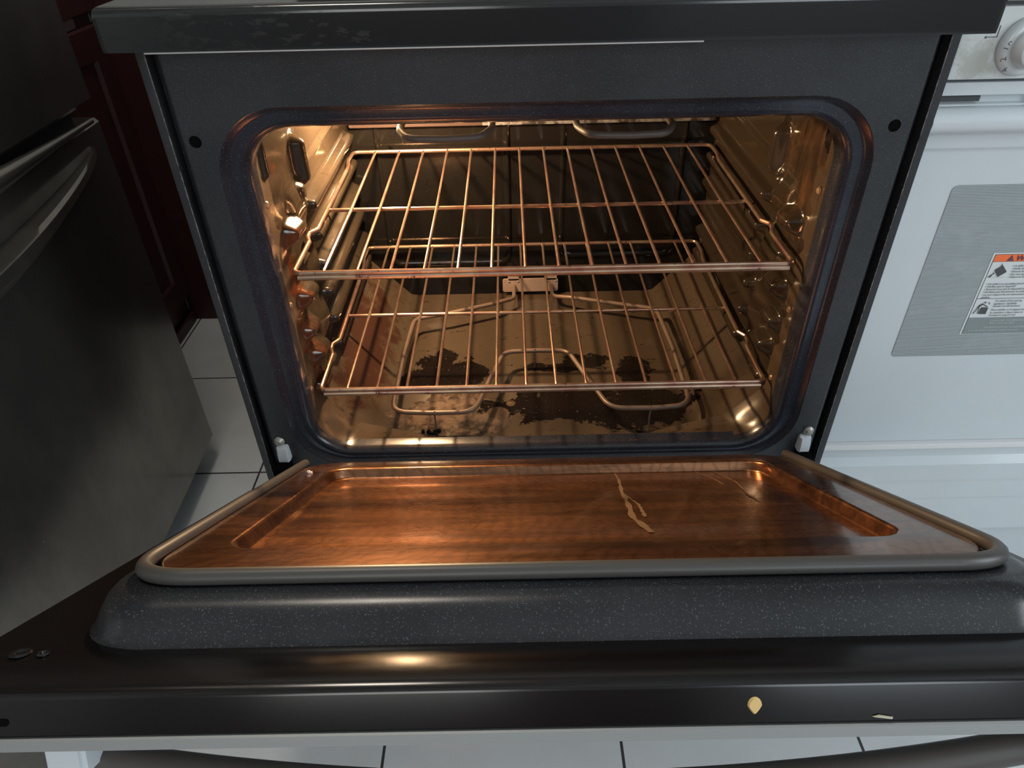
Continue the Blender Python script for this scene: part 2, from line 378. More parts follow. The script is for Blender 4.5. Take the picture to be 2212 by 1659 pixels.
# ---------------------------------------------------------------- room
WL, WR, WB, WF, WH = -1.50, 2.20, 0.97, -3.0, 2.45
struct('floor', bx(WL, WR, WF, WB, -0.04, 0), M['tile'])
struct('ceiling', bx(WL, WR, WF, WB, WH, WH+0.05), M['ceiling'])
struct('wall_back', bx(WL-.1, WR+.1, WB, WB+0.1, 0, WH), M['plaster'])
struct('wall_left', bx(WL-.1, WL, WF, WB, 0, WH), M['plaster'])
def wall_with_holes(name, axis, c0, c1, lo, hi, holes):
    """wall slab along x (axis 'x') or y with window openings [(a0,a1,z0,z1)]"""
    bm = bmesh.new(); xs = lo
    def put(a0, a1, z0, z1):
        if axis == 'x': box(bm, a0, a1, c0, c1, z0, z1)
        else: box(bm, c0, c1, a0, a1, z0, z1)
    for a0, a1, z0, z1 in holes:
        put(xs, a0, 0, WH); put(a0, a1, 0, z0); put(a0, a1, z1, WH); xs = a1
    put(xs, hi, 0, WH)
    return struct(name, bm, M['plaster'])
wall_with_holes('wall_front', 'x', WF-0.1, WF, WL-.1, WR+.1, [(-1.0, -0.1, 0.9, 2.1), (0.9, 1.8, 0.9, 2.1)])
wall_with_holes('wall_right', 'y', WR, WR+0.1, WF, WB, [(-1.72, -0.58, 0.95, 2.15)])
def window(k, axis, c, a0, a1, z0, z1):
    bm = bmesh.new(); f = 0.045
    def put(p0, p1, q0, q1):
        if axis == 'x': box(bm, p0, p1, c-0.02, c+0.02, q0, q1, 0.004)
        else: box(bm, c-0.02, c+0.02, p0, p1, q0, q1, 0.004)
    put(a0, a0+f, z0, z1); put(a1-f, a1, z0, z1); put(a0, a1, z0, z0+f); put(a0, a1, z1-f, z1); put((a0+a1)/2-f/2, (a0+a1)/2+f/2, z0, z1)
    o = struct('window_%d' % k, bm, M['frame'])
    g = bx(a0+f, a1-f, c-0.003, c+0.003, z0+f, z1-f) if axis == 'x' else bx(c-0.003, c+0.003, a0+f, a1-f, z0+f, z1-f)
    obj('pane', g, M['glass'], o)
window(1, 'x', WF-0.05, -1.0, -0.1, 0.9, 2.1)
window(2, 'x', WF-0.05, 0.9, 1.8, 0.9, 2.1)
window(3, 'y', WR+0.05, -1.72, -0.58, 0.95, 2.15)

# ================================================================ BLACK RANGE
range_ = thing('kitchen_range', (0, 0.3, 0.0), 'black electric range with its oven door hanging half open and a lit brown interior', 'range')
HW = 0.378
# --- body
bm = bmesh.new()
for s in (-1, 1):
    x0, x1 = sorted((s*HW, s*(HW-0.009)))
    box(bm, x0, x1, 0.0, 0.645, 0.045, 0.855, 0.0015)
box(bm, -HW+.009, HW-.009, 0.635, 0.645, 0.045, 0.855)
box(bm, -HW+.009, HW-.009, 0.012, 0.635, 0.045, 0.055)
obj('body', bm, M['trim'], range_)
for sx in (-.33, .33):
    for sy in (.06, .58):
        bm = bmesh.new(); cyl(bm, (sx, sy, 0), (0, 0, 1), 0.016, 0.05); obj('foot', bm, M['dark'], range_)
# --- front frame: outer gap, flat face, stepped groove around the mouth
FZ0, FZ1 = 0.285, 0.862
fc, fh = (FZ0+FZ1)/2, (FZ1-FZ0)/2
gc, gh = (0.336+0.800)/2, (0.800-0.336)/2
OW = 0.3020
oc, oh = (0.354+0.7775)/2, (0.7775-0.354)/2
def L3(cx, cz, hw, hh, r, y): return [(p[0], y, p[1]) for p in subdiv_loop(rrect(cx, cz, hw, hh, r))]
bm = bmesh.new()
loft(bm, [L3(0, fc, HW-0.010, fh, 0.004, 0.016), L3(0, fc, 0.3630, fh, 0.004, 0.015), L3(0, fc, 0.3600, fh, 0.004, 0.004), L3(0, fc, 0.3575, fh, 0.004, 0.0002),
          L3(0, fc, 0.3550, fh-.002, 0.004, 0.0),
          L3(0, gc, 0.3300, gh+.001, 0.072, 0.0)])
obj('front_frame', bm, M['face'], range_, angle=60)
bm = bmesh.new()
loft(bm, [L3(0, gc, 0.3300, gh+.001, 0.072, 0.0), L3(0, gc, 0.3285, gh, 0.071, 0.0008), L3(0, gc, 0.3245, gh-.0035, 0.068, 0.0050), L3(0, gc, 0.3205, gh-.0065, 0.065, 0.0066),
          L3(0, oc, 0.3130, oh+.0105, 0.060, 0.0062), L3(0, oc, 0.3080, oh+.006, 0.056, 0.0072), L3(0, oc, 0.3040, oh+.002, 0.052, 0.0112), L3(0, oc, OW, oh, 0.05, 0.0185), L3(0, oc, OW, oh, 0.05, 0.030)])
obj('mouth_surround', bm, M['groove'], range_, angle=60)
# latch holes
for lx, lz in ((-0.345, 0.770), (0.3405, 0.771)):
    bm = bmesh.new(); dome(bm, (lx, 0.0005, lz), (0, -1, 0), [(0.0062, 0), (0.0060, 0.0006), (0.0056, 0.0012), (0.0052, 0.0006)])
    obj('latch_hole', bm, M['dark'], range_)
# --- oven liner
YB, LX = 0.485, 0.307
ZF, ZC, ZT, FX = 0.320, 0.405, 0.800, 0.228   # floor, top of the sloped facets, ceiling, half floor width
def sdbox(u, v, cu, cv, hu, hv, r):
    qx, qy = abs(u-cu)-(hu-r), abs(v-cv)-(hv-r)
    return math.hypot(max(qx, 0), max(qy, 0)) + min(max(qx, qy), 0) - r
def sm(x): x = max(0.0, min(1.0, x)); return x*x*(3-2*x)
RIB = [0.640-0.0433*k for k in range(6)]
BUMPS = []
for k, zt in enumerate(RIB):
    BUMPS.append((0.325, zt-0.0125, 0.150, 0.0120, 0.0095, 0.0160, 0.0085))       # long rack guide
    if k in (0, 2, 4): BUMPS.append((0.098, zt-0.009, 0.030, 0.019, 0.015, 0.018, 0.017))
    elif k in (3, 5): BUMPS.append((0.088, zt-0.011, 0.026, 0.016, 0.013, 0.015, 0.014))
    if k in (1, 5): BUMPS.append((0.118, zt-0.014, 0.022, 0.008, 0.007, 0.010, 0.008))
BUMPS.append((0.182, 0.688, 0.020, 0.040, 0.019, 0.016, 0.019))                 # leaf-shaped dimple
BUMPS.append((0.158, 0.655, 0.016, 0.018, 0.010, 0.012, 0.012))
BUMPS.append((0.325, 0.672, 0.150, 0.006, 0.005, 0.005, 0.006))
BUMPS.append((0.06, 0.735, 0.010, 0.030, 0.009, 0.007, 0.009))
def wallh(y, z):
    h = 0.0
    for cu, cv, hu, hv, r, p, e in BUMPS:
        d = sdbox(y, z, cu, cv, hu, hv, r)
        h = max(h, p*sm(-d/e))
    # plateau in front of the guides, stepped behind and dented level with each rack
    q = 0.55-0.45*math.cos(2*math.pi*(z-0.601)/0.0866)
    pl = 0.0095*q*sm((y-0.100)/0.022)*sm((0.176-y)/0.008)*sm((0.690-z)/0.03)*sm((z-0.41)/0.02)
    h = max(h, pl) + 0.0012*math.sin(z*140+y*60)*sm(1-abs(y-0.10)/0.07)*sm((0.68-z)/0.04)
    return h
def side_wall(s):
    bm = bmesh.new(); ny, nz = 150, 150; y0, y1, z0, z1 = 0.045, YB, ZC, ZT
    V = [[bm.verts.new((s*(LX-wallh(y0+(y1-y0)*i/ny, z0+(z1-z0)*j/nz)), y0+(y1-y0)*i/ny, z0+(z1-z0)*j/nz)) for j in range(nz+1)] for i in range(ny+1)]
    for i in range(ny):
        for j in range(nz): bm.faces.new((V[i][j], V[i+1][j], V[i+1][j+1], V[i][j+1]))
    if s > 0: bmesh.ops.reverse_faces(bm, faces=bm.faces)
    return obj('side_wall', bm, M['wall'], range_, angle=180, recalc=False)
side_wall(-1); side_wall(1)
# ceiling and back wall
bm = bmesh.new(); box(bm, -LX, LX, 0.045, YB, ZT, ZT+0.004); obj('oven_ceiling', bm, M['ceil'], range_)
bm = bmesh.new()
poly = [(-LX, ZT), (-LX, ZC-.02), (-FX, ZF-.004), (FX, ZF-.004), (LX, ZC-.02), (LX, ZT)]
A = [bm.verts.new((x, YB, z)) for x, z in poly]; B = [bm.verts.new((x, YB+0.006, z)) for x, z in poly]
bm.faces.new(A); bm.faces.new(B[::-1])
for k in range(6): bm.faces.new((A[k], B[k], B[(k+1) % 6], A[(k+1) % 6]))
obj('back_wall', bm, M['back'], range_, angle=50)
for x0, x1, z0, z1 in ((-0.263, -0.036, 0.380, 0.745), (0.048, 0.262, 0.392, 0.745)):
    bm = bmesh.new(); cx, cz, hw, hh = (x0+x1)/2, (z0+z1)/2, (x1-x0)/2, (z1-z0)/2
    loft(bm, [L3(cx, cz, hw, hh, 0.024, YB+.0005), L3(cx, cz, hw-.0012, hh-.0012, 0.023, YB-0.0020), L3(cx, cz, hw-.0035, hh-.0035, 0.021, YB-0.0034), L3(cx, cz, hw-.0065, hh-.0065, 0.018, YB-0.0036), L3(cx, cz, hw-.0100, hh-.0100, 0.016, YB-0.0018), L3(cx, cz, hw-.0125, hh-.0125, 0.015, YB-0.0006)], cap1=True)
    obj('embossed_panel', bm, M['back'], range_, angle=50)
bm = bx(-0.299, 0.299, YB-0.012, YB, 0.6385, 0.655, 0.002)
obj('rear_rail', bm, M['burnt_rail'], range_, 'streaky grey and burnt strip across the oven back')
# floor pan with sloped side facets, shallow recess and rising front lip
def bridge(bm, A, B):
    n = len(A)
    for k in range(n-1): bm.faces.new((A[k], A[k+1], B[k+1], B[k]))
bm = bmesh.new()
ys = [0.0670, 0.10, 0.2, 0.3, 0.4, YB]
rows = []
for y in ys:
    tt = 0.0
    zf = ZF + (0.356-ZF)*tt
    pts = []
    for x, z in ((-LX, ZC), (-0.292, 0.3889), (-0.262, 0.3566), (-0.240, 0.3330), (-FX-.002, 0.3222), (-FX+.012, ZF), (-0.12, ZF), (0, ZF), (0.12, ZF), (FX-.012, ZF), (FX+.002, 0.3222), (0.240, 0.3330), (0.262, 0.3566), (0.292, 0.3889), (LX, ZC)):
        pts.append(bm.verts.new((x, y, max(z, zf + (abs(x) > FX)*(abs(x)-FX)*0.15*tt))))
    rows.append(pts)
for A, B in zip(rows, rows[1:]): bridge(bm, A, B)
bmesh.ops.reverse_faces(bm, faces=bm.faces)
obj('oven_floor', bm, M['floor_pan'], range_, 'brown speckled pan with burnt black and tan crusts', angle=50)
# collar between the mouth and the liner cross-section
def section(px, pz):
    """walk from the middle through (px,pz) to the liner outline"""
    c = Vector((0, 0.57)); d = Vector((px, pz))-c
    out = [(-LX, ZT), (-LX, ZC), (-FX, ZF), (FX, ZF), (LX, ZC), (LX, ZT)]
    best = None
    for k in range(6):
        a = Vector(out[k]); b_ = Vector(out[(k+1) % 6]); e = b_-a; den = d.x*e.y-d.y*e.x
        if abs(den) < 1e-9: continue
        w_ = a-c; t1 = (w_.x*e.y-w_.y*e.x)/den; t2 = (w_.x*d.y-w_.y*d.x)/den
        if t1 > 0 and -1e-6 <= t2 <= 1+1e-6 and (best is None or t1 < best): best = t1
    return c+d*best
inner = subdiv_loop(rrect(0, oc, OW, oh, 0.05))
outer = [section(*p) for p in inner]
bm = bmesh.new()
def lerp2(a, b_, k): return (a[0]+(b_[0]-a[0])*k, a[1]+(b_[1]-a[1])*k)
loops = []
for y, k in ((0.022, 0.0), (0.030, 0.03), (0.036, 0.25), (0.046, 0.7), (0.056, 0.93), (0.070, 1.0)):
    loops.append([(lerp2(p, q, k)[0], y, lerp2(p, q, k)[1]) for p, q in zip(inner, outer)])
loft(bm, loops)
obj('front_collar', bm, M['front_slope'], range_, angle=180)
for x, y, z in ((-0.3040, 0.030, 0.689), (-0.3040, 0.030, 0.562), (-0.3040, 0.033, 0.434), (0.3040, 0.040, 0.688), (0.3040, 0.040, 0.536), (0.3040, 0.043, 0.430)):
    bm = bmesh.new(); dome(bm, (x, y+.006, z), (-1 if x > 0 else 1, -0.15, 0), [(0.0045, -0.003), (0.0045, 0.001), (0.003, 0.0025), (0.001, 0.0026)], 14)
    obj('liner_screw', bm, M['darkscrew'], range_)
# --- bake element
z = 0.352
bp_ = [(-0.034, 0.474, 0.341), (-0.034, 0.425, 0.343), (-0.070, 0.392, z), (-0.150, 0.361, z), (-0.207, 0.345, z), (-0.214, 0.240, z), (-0.214, 0.090, z), (-0.160, 0.086, z), (-0.095, 0.086, z),
       (-0.072, 0.170, z), (-0.052, 0.238, z), (0.000, 0.240, z), (0.050, 0.238, z), (0.074, 0.165, z), (0.100, 0.089, z), (0.160, 0.087, z), (0.217, 0.092, z), (0.220, 0.240, z), (0.214, 0.362, z), (0.150, 0.382, z), (0.070, 0.408, z), (0.037, 0.430, 0.343), (0.036, 0.474, 0.341)]
rad = [0, .02, .03, .05, .022, 0, .026, 0, .03, 0, .024, 0, .024, 0, .03, 0, .03, 0, .026, .05, .03, .02, 0]
el = part_empty('bake_element', (0, 0.25, z), range_)
obj('element_tube', tb(fillet(bp_, rad, 8), 0.0037, 12), M['element'], el)
bm = bmesh.new()
loft(bm, [[(p[0], y, p[1]) for p in rrect(-0.003, 0.3425, 0.052, 0.0135, 0.004)] for y in (0.4765, 0.4740)], cap0=True, cap1=True)
for sx in (-0.034, 0.036): box(bm, sx-0.011, sx+0.011, 0.4740, 0.4790, 0.352, 0.374, 0.001)
obj('element_bracket', bm, M['bracket'], el)
for sx, sz in ((-0.043, 0.351), (-0.026, 0.351), (0.028, 0.351), (0.045, 0.351), (-0.035, 0.365), (0.036, 0.365)):
    bm = bmesh.new(); dome(bm, (sx, 0.4742, sz), (0, -1, 0), [(0.0022, -.0005), (0.0020, 0.0010), (0.0008, 0.0016)], 10)
    obj('rivet', bm, M['screw'], el)
for sx, sy in ((-0.152, 0.0865), (0.158, 0.0875), (-0.003, 0.2395)):
    obj('support_leg', tb([(sx, sy-.001, ZF), (sx, sy-.001, z+0.004)], 0.0014, 8), M['element'], el)
# --- broil element
zb = 0.745
def U(xa, xb): return [(xa, 0.40, zb), (xa, 0.105, zb), (xa+0.012, 0.075, zb), ((xa+xb)/2, 0.071, zb), (xb-0.012, 0.075, zb), (xb, 0.105, zb), (xb, 0.40, zb)]
p = [(-0.215, 0.48, zb), (-0.215, 0.14, zb)]
p = U(-0.160, -0.056) + U(0.040, 0.147)
br = part_empty('broil_element', (0, 0.25, zb), range_)
rd = [.02, .05, .02, 0, .02, .05, .02]*2; rd[0] = 0; rd[-1] = 0
obj('element_tube', tb(fillet(p, rd, 8), 0.0040, 12), M['broil'], br)
for sx in (-0.160, -0.056, 0.040, 0.147):
    bm = bx(sx-0.003, sx+0.003, 0.24, 0.244, zb, ZT+.001)
    obj('element_hanger', bm, M['bracket'], br)
# --- bulb with its socket, up under the ceiling at the left
lampe = part_empty('oven_lamp', (-0.225, 0.31, 0.77), range_)
bm = bmesh.new(); cyl(bm, (-0.225, 0.31, 0.782), (0, 0, 1), 0.016, 0.019); obj('lamp_socket', bm, M['hinge'], lampe)
bm = bmesh.new(); dome(bm, (-0.225, 0.31, 0.7825), (0, 0, -1), [(0.011, 0), (0.013, 0.006), (0.018, 0.013), (0.019, 0.018), (0.017, 0.023), (0.012, 0.027), (0.004, 0.0285)]); obj('lamp_bulb', bm, M['bulb'], lampe)
# --- cooktop with its deep front lip
bm = bmesh.new()
prof = [(0.0, 0.8605), (-0.046, 0.8605), (-0.0495, 0.8612), (-0.0500, 0.8650), (-0.0500, 0.8880), (-0.0496, 0.8908), (-0.0484, 0.8930), (-0.0465, 0.8945), (-0.0440, 0.8953), (-0.040, 0.8955), (0.60, 0.8955), (0.645, 0.8955), (0.645, 0.8605)]
xs = [(-0.3805, 1.0), (-0.3795, 0.5), (-0.376, 0.0), (0, 0), (0.373, 0.0), (0.3765, 0.5), (0.3775, 1.0)]
rows = []
for x, k in xs:
    rows.append([bm.verts.new((x, y + (0.0022*k if y < 0 else 0), zz - 0.0028*k*(1 if zz > .87 else 0))) for y, zz in prof])
for A, B in zip(rows, rows[1:]):
    for k in range(len(prof)): bm.faces.new((A[k], A[(k+1) % len(prof)], B[(k+1) % len(prof)], B[k]))
bm.faces.new(rows[0][::-1]); bm.faces.new(rows[-1])
obj('cooktop', bm, M['lip'], range_, angle=40)
for rx, ry, rr in ((-0.2, 0.14, 0.09), (0.2, 0.14, 0.105), (-0.2, 0.42, 0.105), (0.2, 0.42, 0.09)):
    for q in (rr, rr*0.62):
        bm = bmesh.new(); tube(bm, [(rx+q*math.cos(a*math.pi/24), ry+q*math.sin(a*math.pi/24), 0.8958) for a in range(48)], 0.0012, 6, closed=True)
        obj('burner_ring', bm, M['steel'], range_)
bm = bx(-0.378, 0.378, 0.585, 0.650, 0.8955, 1.06, 0.008); obj('control_panel', bm, M['satin'], range_)
# chrome seam under the lip
obj('lip_seam', tb([(-0.345, -0.0488, 0.8603), (0.13, -0.0488, 0.8603)], 0.0009, 6), M['steel'], range_, 'thin bright metal seam under the front lip')
for s in (-1, 1):
    obj('trim_edge', tb([(s*0.3692, 0.0004, 0.10), (s*0.3692, 0.0004, 0.855)], 0.0006, 6), M['worn'], range_, 'worn pale edge of the side trim')
# --- storage drawer under the door
bm = bx(-0.372, 0.372, -0.022, 0.012, 0.075, 0.268, 0.006); obj('drawer', bm, M['gloss'], range_)

# --- door: axes along the door (s, from the hinge up to its free edge) and out of its inner face (h)
TH = 0.5742; HY, HZ = -0.0454, 0.3811
ct, st_ = math.cos(TH), math.sin(TH)
def D(x, s, h): return (x, HY - s*ct + h*st_, HZ + s*st_ + h*ct)
def DL(cx, cs, hw, hs, r, h): return [D(p[0], p[1], h) for p in subdiv_loop(rrect(cx, cs, hw, hs, r))]
door = part_empty('oven_door', D(0, 0, 0), range_)
HB = -0.035                       # level of the door's flat inner sheet
# slab: flat sheet, front roll and thick free edge
bm = bmesh.new()
prof = [(-0.005, HB), (0.452, HB), (0.462, HB-0.0010), (0.474, HB-0.0038), (0.483, HB-0.0066), (0.4875, HB-0.0090), (0.4895, HB-0.0130), (0.4895, HB-0.0335), (0.488, HB-0.035), (-0.005, HB-0.035)]
rows = []
for x in (-HW, -HW+0.0015, HW-0.0015, HW):
    e = 0.0012 if abs(x) == HW else 0
    rows.append([bm.verts.new(D(x, s - (e if s > .4 else -e), h + (-e if h > HB-.03 else e))) for s, h in prof])
n_ = len(prof)
for A, B in zip(rows, rows[1:]):
    for k in range(n_): bm.faces.new((A[k], A[(k+1) % n_], B[(k+1) % n_], B[k]))
bm.faces.new(rows[0][::-1]); bm.faces.new(rows[-1])
obj('door_slab', bm, M['edge'], door, angle=50)
# outer skin, grey steel
bm = bmesh.new()
pr = [D(0, -0.004, HB-0.0355), D(0, 0.4895, HB-0.0355), D(0, 0.4905, HB-0.0365), D(0, 0.4900, HB-0.0430), D(0, -0.004, HB-0.0430)]
A = [bm.verts.new((-HW-.001, p[1], p[2])) for p in pr]; B = [bm.verts.new((HW+.001, p[1], p[2])) for p in pr]
for k in range(5): bm.faces.new((A[k], A[(k+1) % 5], B[(k+1) % 5], B[k]))
bm.faces.new(A[::-1]); bm.faces.new(B)
obj('outer_skin', bm, M['skin'], door, 'pale grey outer skin edge')
# raised skirt
bm = bmesh.new()
cs, hs = 0.2165, 0.2365
loft(bm, [DL(0, cs, 0.3290, hs+.0010, 0.055, HB-.001), DL(0, cs, 0.3265, hs-.0005, 0.054, HB+.0010), DL(0, cs, 0.3245, hs-.0020, 0.052, HB+.0040), DL(0, cs, 0.3215, hs-.0055, 0.050, HB+.0130), DL(0, cs-.001, 0.3185, hs-.0095, 0.048, HB+.0210), DL(0, cs-.002, 0.3140, hs-.0145, 0.046, HB+.0262), DL(0, cs-.003, 0.3080, hs-.0200, 0.044, HB+.0285), DL(0, cs-.003, 0.2950, hs-.0280, 0.042, HB+.0290)])
obj('raised_skirt', bm, M['skirt'], door, angle=70)
# inner panel with rounded rim and the recessed window field
bm = bmesh.new()
pc, ph = 0.2070, 0.2080
wc, wh = 0.2000, 0.1590
loft(bm, [DL(0, pc, 0.2950, ph, 0.045, HB+.0285), DL(0, pc, 0.2945, ph-.0005, 0.045, -0.0015), DL(0, pc, 0.2925, ph-.002, 0.044, 0.0),
          DL(0, wc, 0.2600, wh+.0030, 0.026, 0.0), DL(0, wc, 0.2580, wh+.0010, 0.025, -0.0006), DL(0, wc, 0.2562, wh-.0005, 0.024, -0.0025), DL(0, wc, 0.2540, wh-.0020, 0.022, -0.0105), DL(0, wc, 0.2525, wh-.0035, 0.021, -0.0120)])
obj('inner_panel', bm, M['inner'], door, angle=50)
bm = bmesh.new()
LL = DL(0, wc, 0.2527, wh-.0033, 0.021, -0.0119)
bm.faces.new([bm.verts.new(p) for p in LL])
ob = obj('window_panel', bm, M['window'], door, recalc=False)
if (ob.data.polygons[0].normal.z < 0): ob.data.flip_normals()
# gasket: a U that runs down both sides and round the free edge, with a lower lip
def gpath(off, h, s0):
    c = [(-0.3005-off, s0), (-0.3005-off, 0.4225+off), (0.3005+off, 0.4225+off), (0.3005+off, s0)]
    return fillet([D(a, b_, h) for a, b_ in c], [0, 0.048+off, 0.048+off, 0], 12)
bm = bmesh.new()
g1 = gpath(0.0, 0.0, 0.006)
tube(bm, g1, 0.0058, 12)
obj('gasket', bm, M['rubber'], door)
obj('gasket_lip', tb(gpath(0.0052, -0.0125, 0.006), 0.0052, 10), M['rubber'], door)
# dried drips on the window panel
def ribbon(pts, w, h=-0.0114):
    bm = bmesh.new(); L_, R_ = [], []
    for i, (x, s) in enumerate(pts):
        a = Vector(pts[max(i-1, 0)]); c = Vector(pts[min(i+1, len(pts)-1)]); d = (c-a).normalized(); n = Vector((-d.y, d.x))
        ww = w[i] if isinstance(w, list) else w
        L_.append(bm.verts.new(D(x+n.x*ww, s+n.y*ww, h))); R_.append(bm.verts.new(D(x-n.x*ww, s-n.y*ww, h)))
    f = [bm.faces.new((L_[i], R_[i], R_[i+1], L_[i+1])) for i in range(len(pts)-1)]
    ex = bmesh.ops.extrude_face_region(bm, geom=f); off = Vector(D(0, 0, 0.0004))-Vector(D(0, 0, 0))
    bmesh.ops.translate(bm, verts=[v for v in ex['geom'] if isinstance(v, bmesh.types.BMVert)], vec=off)
    return bm
def wob(pts, amp, n=26):
    out = []
    for i in range(n):
        t_ = i/(n-1)*(len(pts)-1); k = min(int(t_), len(pts)-2); f_ = t_-k
        x = pts[k][0]+(pts[k+1][0]-pts[k][0])*f_; s = pts[k][1]+(pts[k+1][1]-pts[k][1])*f_
        out.append((x+random.uniform(-amp, amp), s))
    return out
for pts, w0 in (([(0.081, 0.05), (0.080, 0.09), (0.0745, 0.145), (0.0722, 0.20), (0.068, 0.25), (0.0762, 0.30)], 0.0019), ([(0.0745, 0.155), (0.082, 0.205), (0.0795, 0.25)], 0.0011),
                ([(0.198, 0.05), (0.206, 0.11), (0.199, 0.17), (0.201, 0.20)], 0.0007), ([(0.176, 0.05), (0.186, 0.09), (0.189, 0.12)], 0.0006)):
    pp = wob(pts, 0.0005); ws = [w0*(0.55+0.9*abs(math.sin(i*0.9)))*(0.5+i/len(pp)) for i in range(len(pp))]
    obj('dried_drip', ribbon(pp, ws), M['drip'], door)
# dent in the sheet near the left free corner
for x, s, r in ((-0.345, 0.456, 0.0065), (-0.330, 0.457, 0.0038)):
    bm = bmesh.new(); R = []
    for rr, h in ((1.0, 0.0), (0.85, 0.0012), (0.6, 0.0010), (0.45, -0.0005)):
        R.append([bm.verts.new(D(x+rr*r*math.cos(a*math.pi/9), s+rr*r*math.sin(a*math.pi/9), HB+h)) for a in range(18)])
    for A, B in zip(R, R[1:]):
        for k in range(18): bm.faces.new((A[k], A[(k+1) % 18], B[(k+1) % 18], B[k]))
    bm.faces.new(R[-1])
    obj('slab_screw', bm, M['gloss'], door)
# slot in the free edge
bm = bmesh.new()
cc = Vector(D(-0.352, 0.4893, -0.0605)); ax = Vector(D(0, 1, 0))-Vector(D(0, 0, 0)); hx = Vector(D(0, 0, 1))-Vector(D(0, 0, 0))
R = []
for q in (0.0, 0.0006):
    R.append([bm.verts.new(cc + ax*q + Vector((p[0], 0, 0)) + hx*p[1]) for p in rrect(0, 0, 0.022, 0.0022, 0.0020)])
for k in range(len(R[0])): bm.faces.new((R[0][k], R[0][(k+1) % len(R[0])], R[1][(k+1) % len(R[0])], R[1][k]))
bm.faces.new(R[1])
obj('edge_slot', bm, M['dark'], door)
# handle: bowed bar on two brackets
hp = []
for i in range(41):
    x = -0.345+0.69*i/40; q = 1-(x/0.345)**2
    hp.append(D(x*0.93, 0.424+0.013*q, -0.122-0.020*q))
ends = [D(-0.327, 0.424, -0.112)] + hp + [D(0.327, 0.424, -0.112)]
obj('handle', tb(ends, 0.0105, 16), M['broil'], door)
for s in (-1, 1):
    bm = bmesh.new(); x0, x1 = s*0.340, s*0.314
    V = [bm.verts.new(D(x, a, h)) for x in (x0, x1) for a, h in ((0.412, HB-.0445), (0.455, HB-.0445), (0.448, -0.122), (0.418, -0.122))]
    for f in ((0, 1, 2, 3), (7, 6, 5, 4), (0, 4, 5, 1), (1, 5, 6, 2), (2, 6, 7, 3), (3, 7, 4, 0)): bm.faces.new([V[k] for k in f])
    bmesh.ops.bevel(bm, geom=bm.edges[:], offset=0.003, segments=2, affect='EDGES')
    obj('handle_bracket', bm, M['hinge'], door)
# hinges
for s in (-1, 1):
    h = part_empty('hinge', (s*0.346, 0, 0.36), range_)
    bm = bmesh.new()
    dome(bm, (s*0.3475, 0.0, 0.3795), (0, -1, 0), [(0.0068, -0.001), (0.0072, 0.0012), (0.0066, 0.0026), (0.0046, 0.0042), (0.0040, 0.0060), (0.0022, 0.0068)], 16)
    for v in bm.verts: v.co += Vector((random.uniform(-1, 1), random.uniform(-1, 1), random.uniform(-1, 1)))*0.0004
    obj('hinge_screw', bm, M['screw'], h)
    bm = bmesh.new()
    V = []
    for zz, w_, dy in ((0.3735, 0.0062, -0.003), (0.3715, 0.0076, -0.008), (0.362, 0.0082, -0.0105), (0.3515, 0.0085, -0.0115), (0.3505, 0.0080, -0.0112)):
        V.append([bm.verts.new((s*0.3445 + sg*w_, y, zz)) for sg, y in ((-1, 0.002), (-1, dy*0.6), (-0.7, dy), (0.7, dy), (1, dy*0.6), (1, 0.002))])
    for A, B in zip(V, V[1:]):
        for k in range(6): bm.faces.new((A[k], A[(k+1) % 6], B[(k+1) % 6], B[k]))
    bm.faces.new(V[0][::-1]); bm.faces.new(V[-1])
    obj('hinge_cover', bm, M['hinge'], h)
    for dx in (-0.0042, 0.0042):
        x0 = s*0.3445+dx
        pts = fillet([(x0, -0.005, 0.354), (x0+s*0.001, -0.010, 0.342), (x0+s*0.003, -0.017, 0.326), (x0+s*0.004, -0.024, 0.314)], 0.01, 5)
        obj('hinge_spring_wire', tb(pts, 0.0014, 8), M['cream'], h)
    bm = bx(min(s*0.338, s*0.354), max(s*0.338, s*0.354), -0.030, 0.02, 0.296, 0.352, 0.002); obj('hinge_arm', bm, M['dark'], h)

# ================================================================ RACKS
def make_rack():
    zr = 0.601
    rk = thing('oven_rack', (0, 0.25, zr), 'upper chromed wire oven rack, nearest the ceiling', 'oven rack', 'wire racks in the oven')
    def side(s):
        return [(s*0.2940, 0.044, zr), (s*0.2940, 0.128, zr), (s*0.2990, 0.142, zr), (s*0.2990, 0.152, zr+.001), (s*0.2915, 0.166, zr), (s*0.2925, 0.395, zr), (s*0.2975, 0.428, zr), (s*0.2965, 0.470, zr)]
    P = side(-1) + side(1)[::-1]
    rr = [0.009, .006, .004, .004, .008, .02, .02, 0.012]; rr = rr + rr[::-1]
    obj('rack_frame', tb(fillet(P, rr, 6, closed=True), 0.0031, 10, closed=True), M['rack'], rk)
    obj('front_bar', tb([(-0.289, 0.0425, zr-.0050), (0.289, 0.0425, zr-.0050)], 0.0034, 10), M['rack'], rk)
    obj('cross_bar', tb([(-0.291, 0.240, zr-.0045), (0.291, 0.240, zr-.0045)], 0.0027, 10), M['rack'], rk)
    w0 = None
    for k in range(14):
        x = (k-6.5)/15*2*0.2966-0.001
        if w0 is None:
            w0 = obj('rack_wire', tb([(x, 0.0425, zr-.001), (x, 0.046, zr+.0018), (x, 0.240, zr+.0002), (x, 0.462, zr+.0022)], 0.00205, 8), M['rack'], rk); x_0 = x
        else:
            c = w0.copy(); COL.objects.link(c); c.location.x = x-x_0
    return rk
rack = make_rack()
r2_ = rack.copy(); COL.objects.link(r2_); r2_.location.z -= 0.1734; r2_.location.y += 0.0012
r2_['label'] = 'lower chromed wire oven rack, just above the bottom heating element'
for ch in list(rack.children):
    c = ch.copy(); COL.objects.link(c); c.parent = r2_; c.matrix_parent_inverse = ch.matrix_parent_inverse

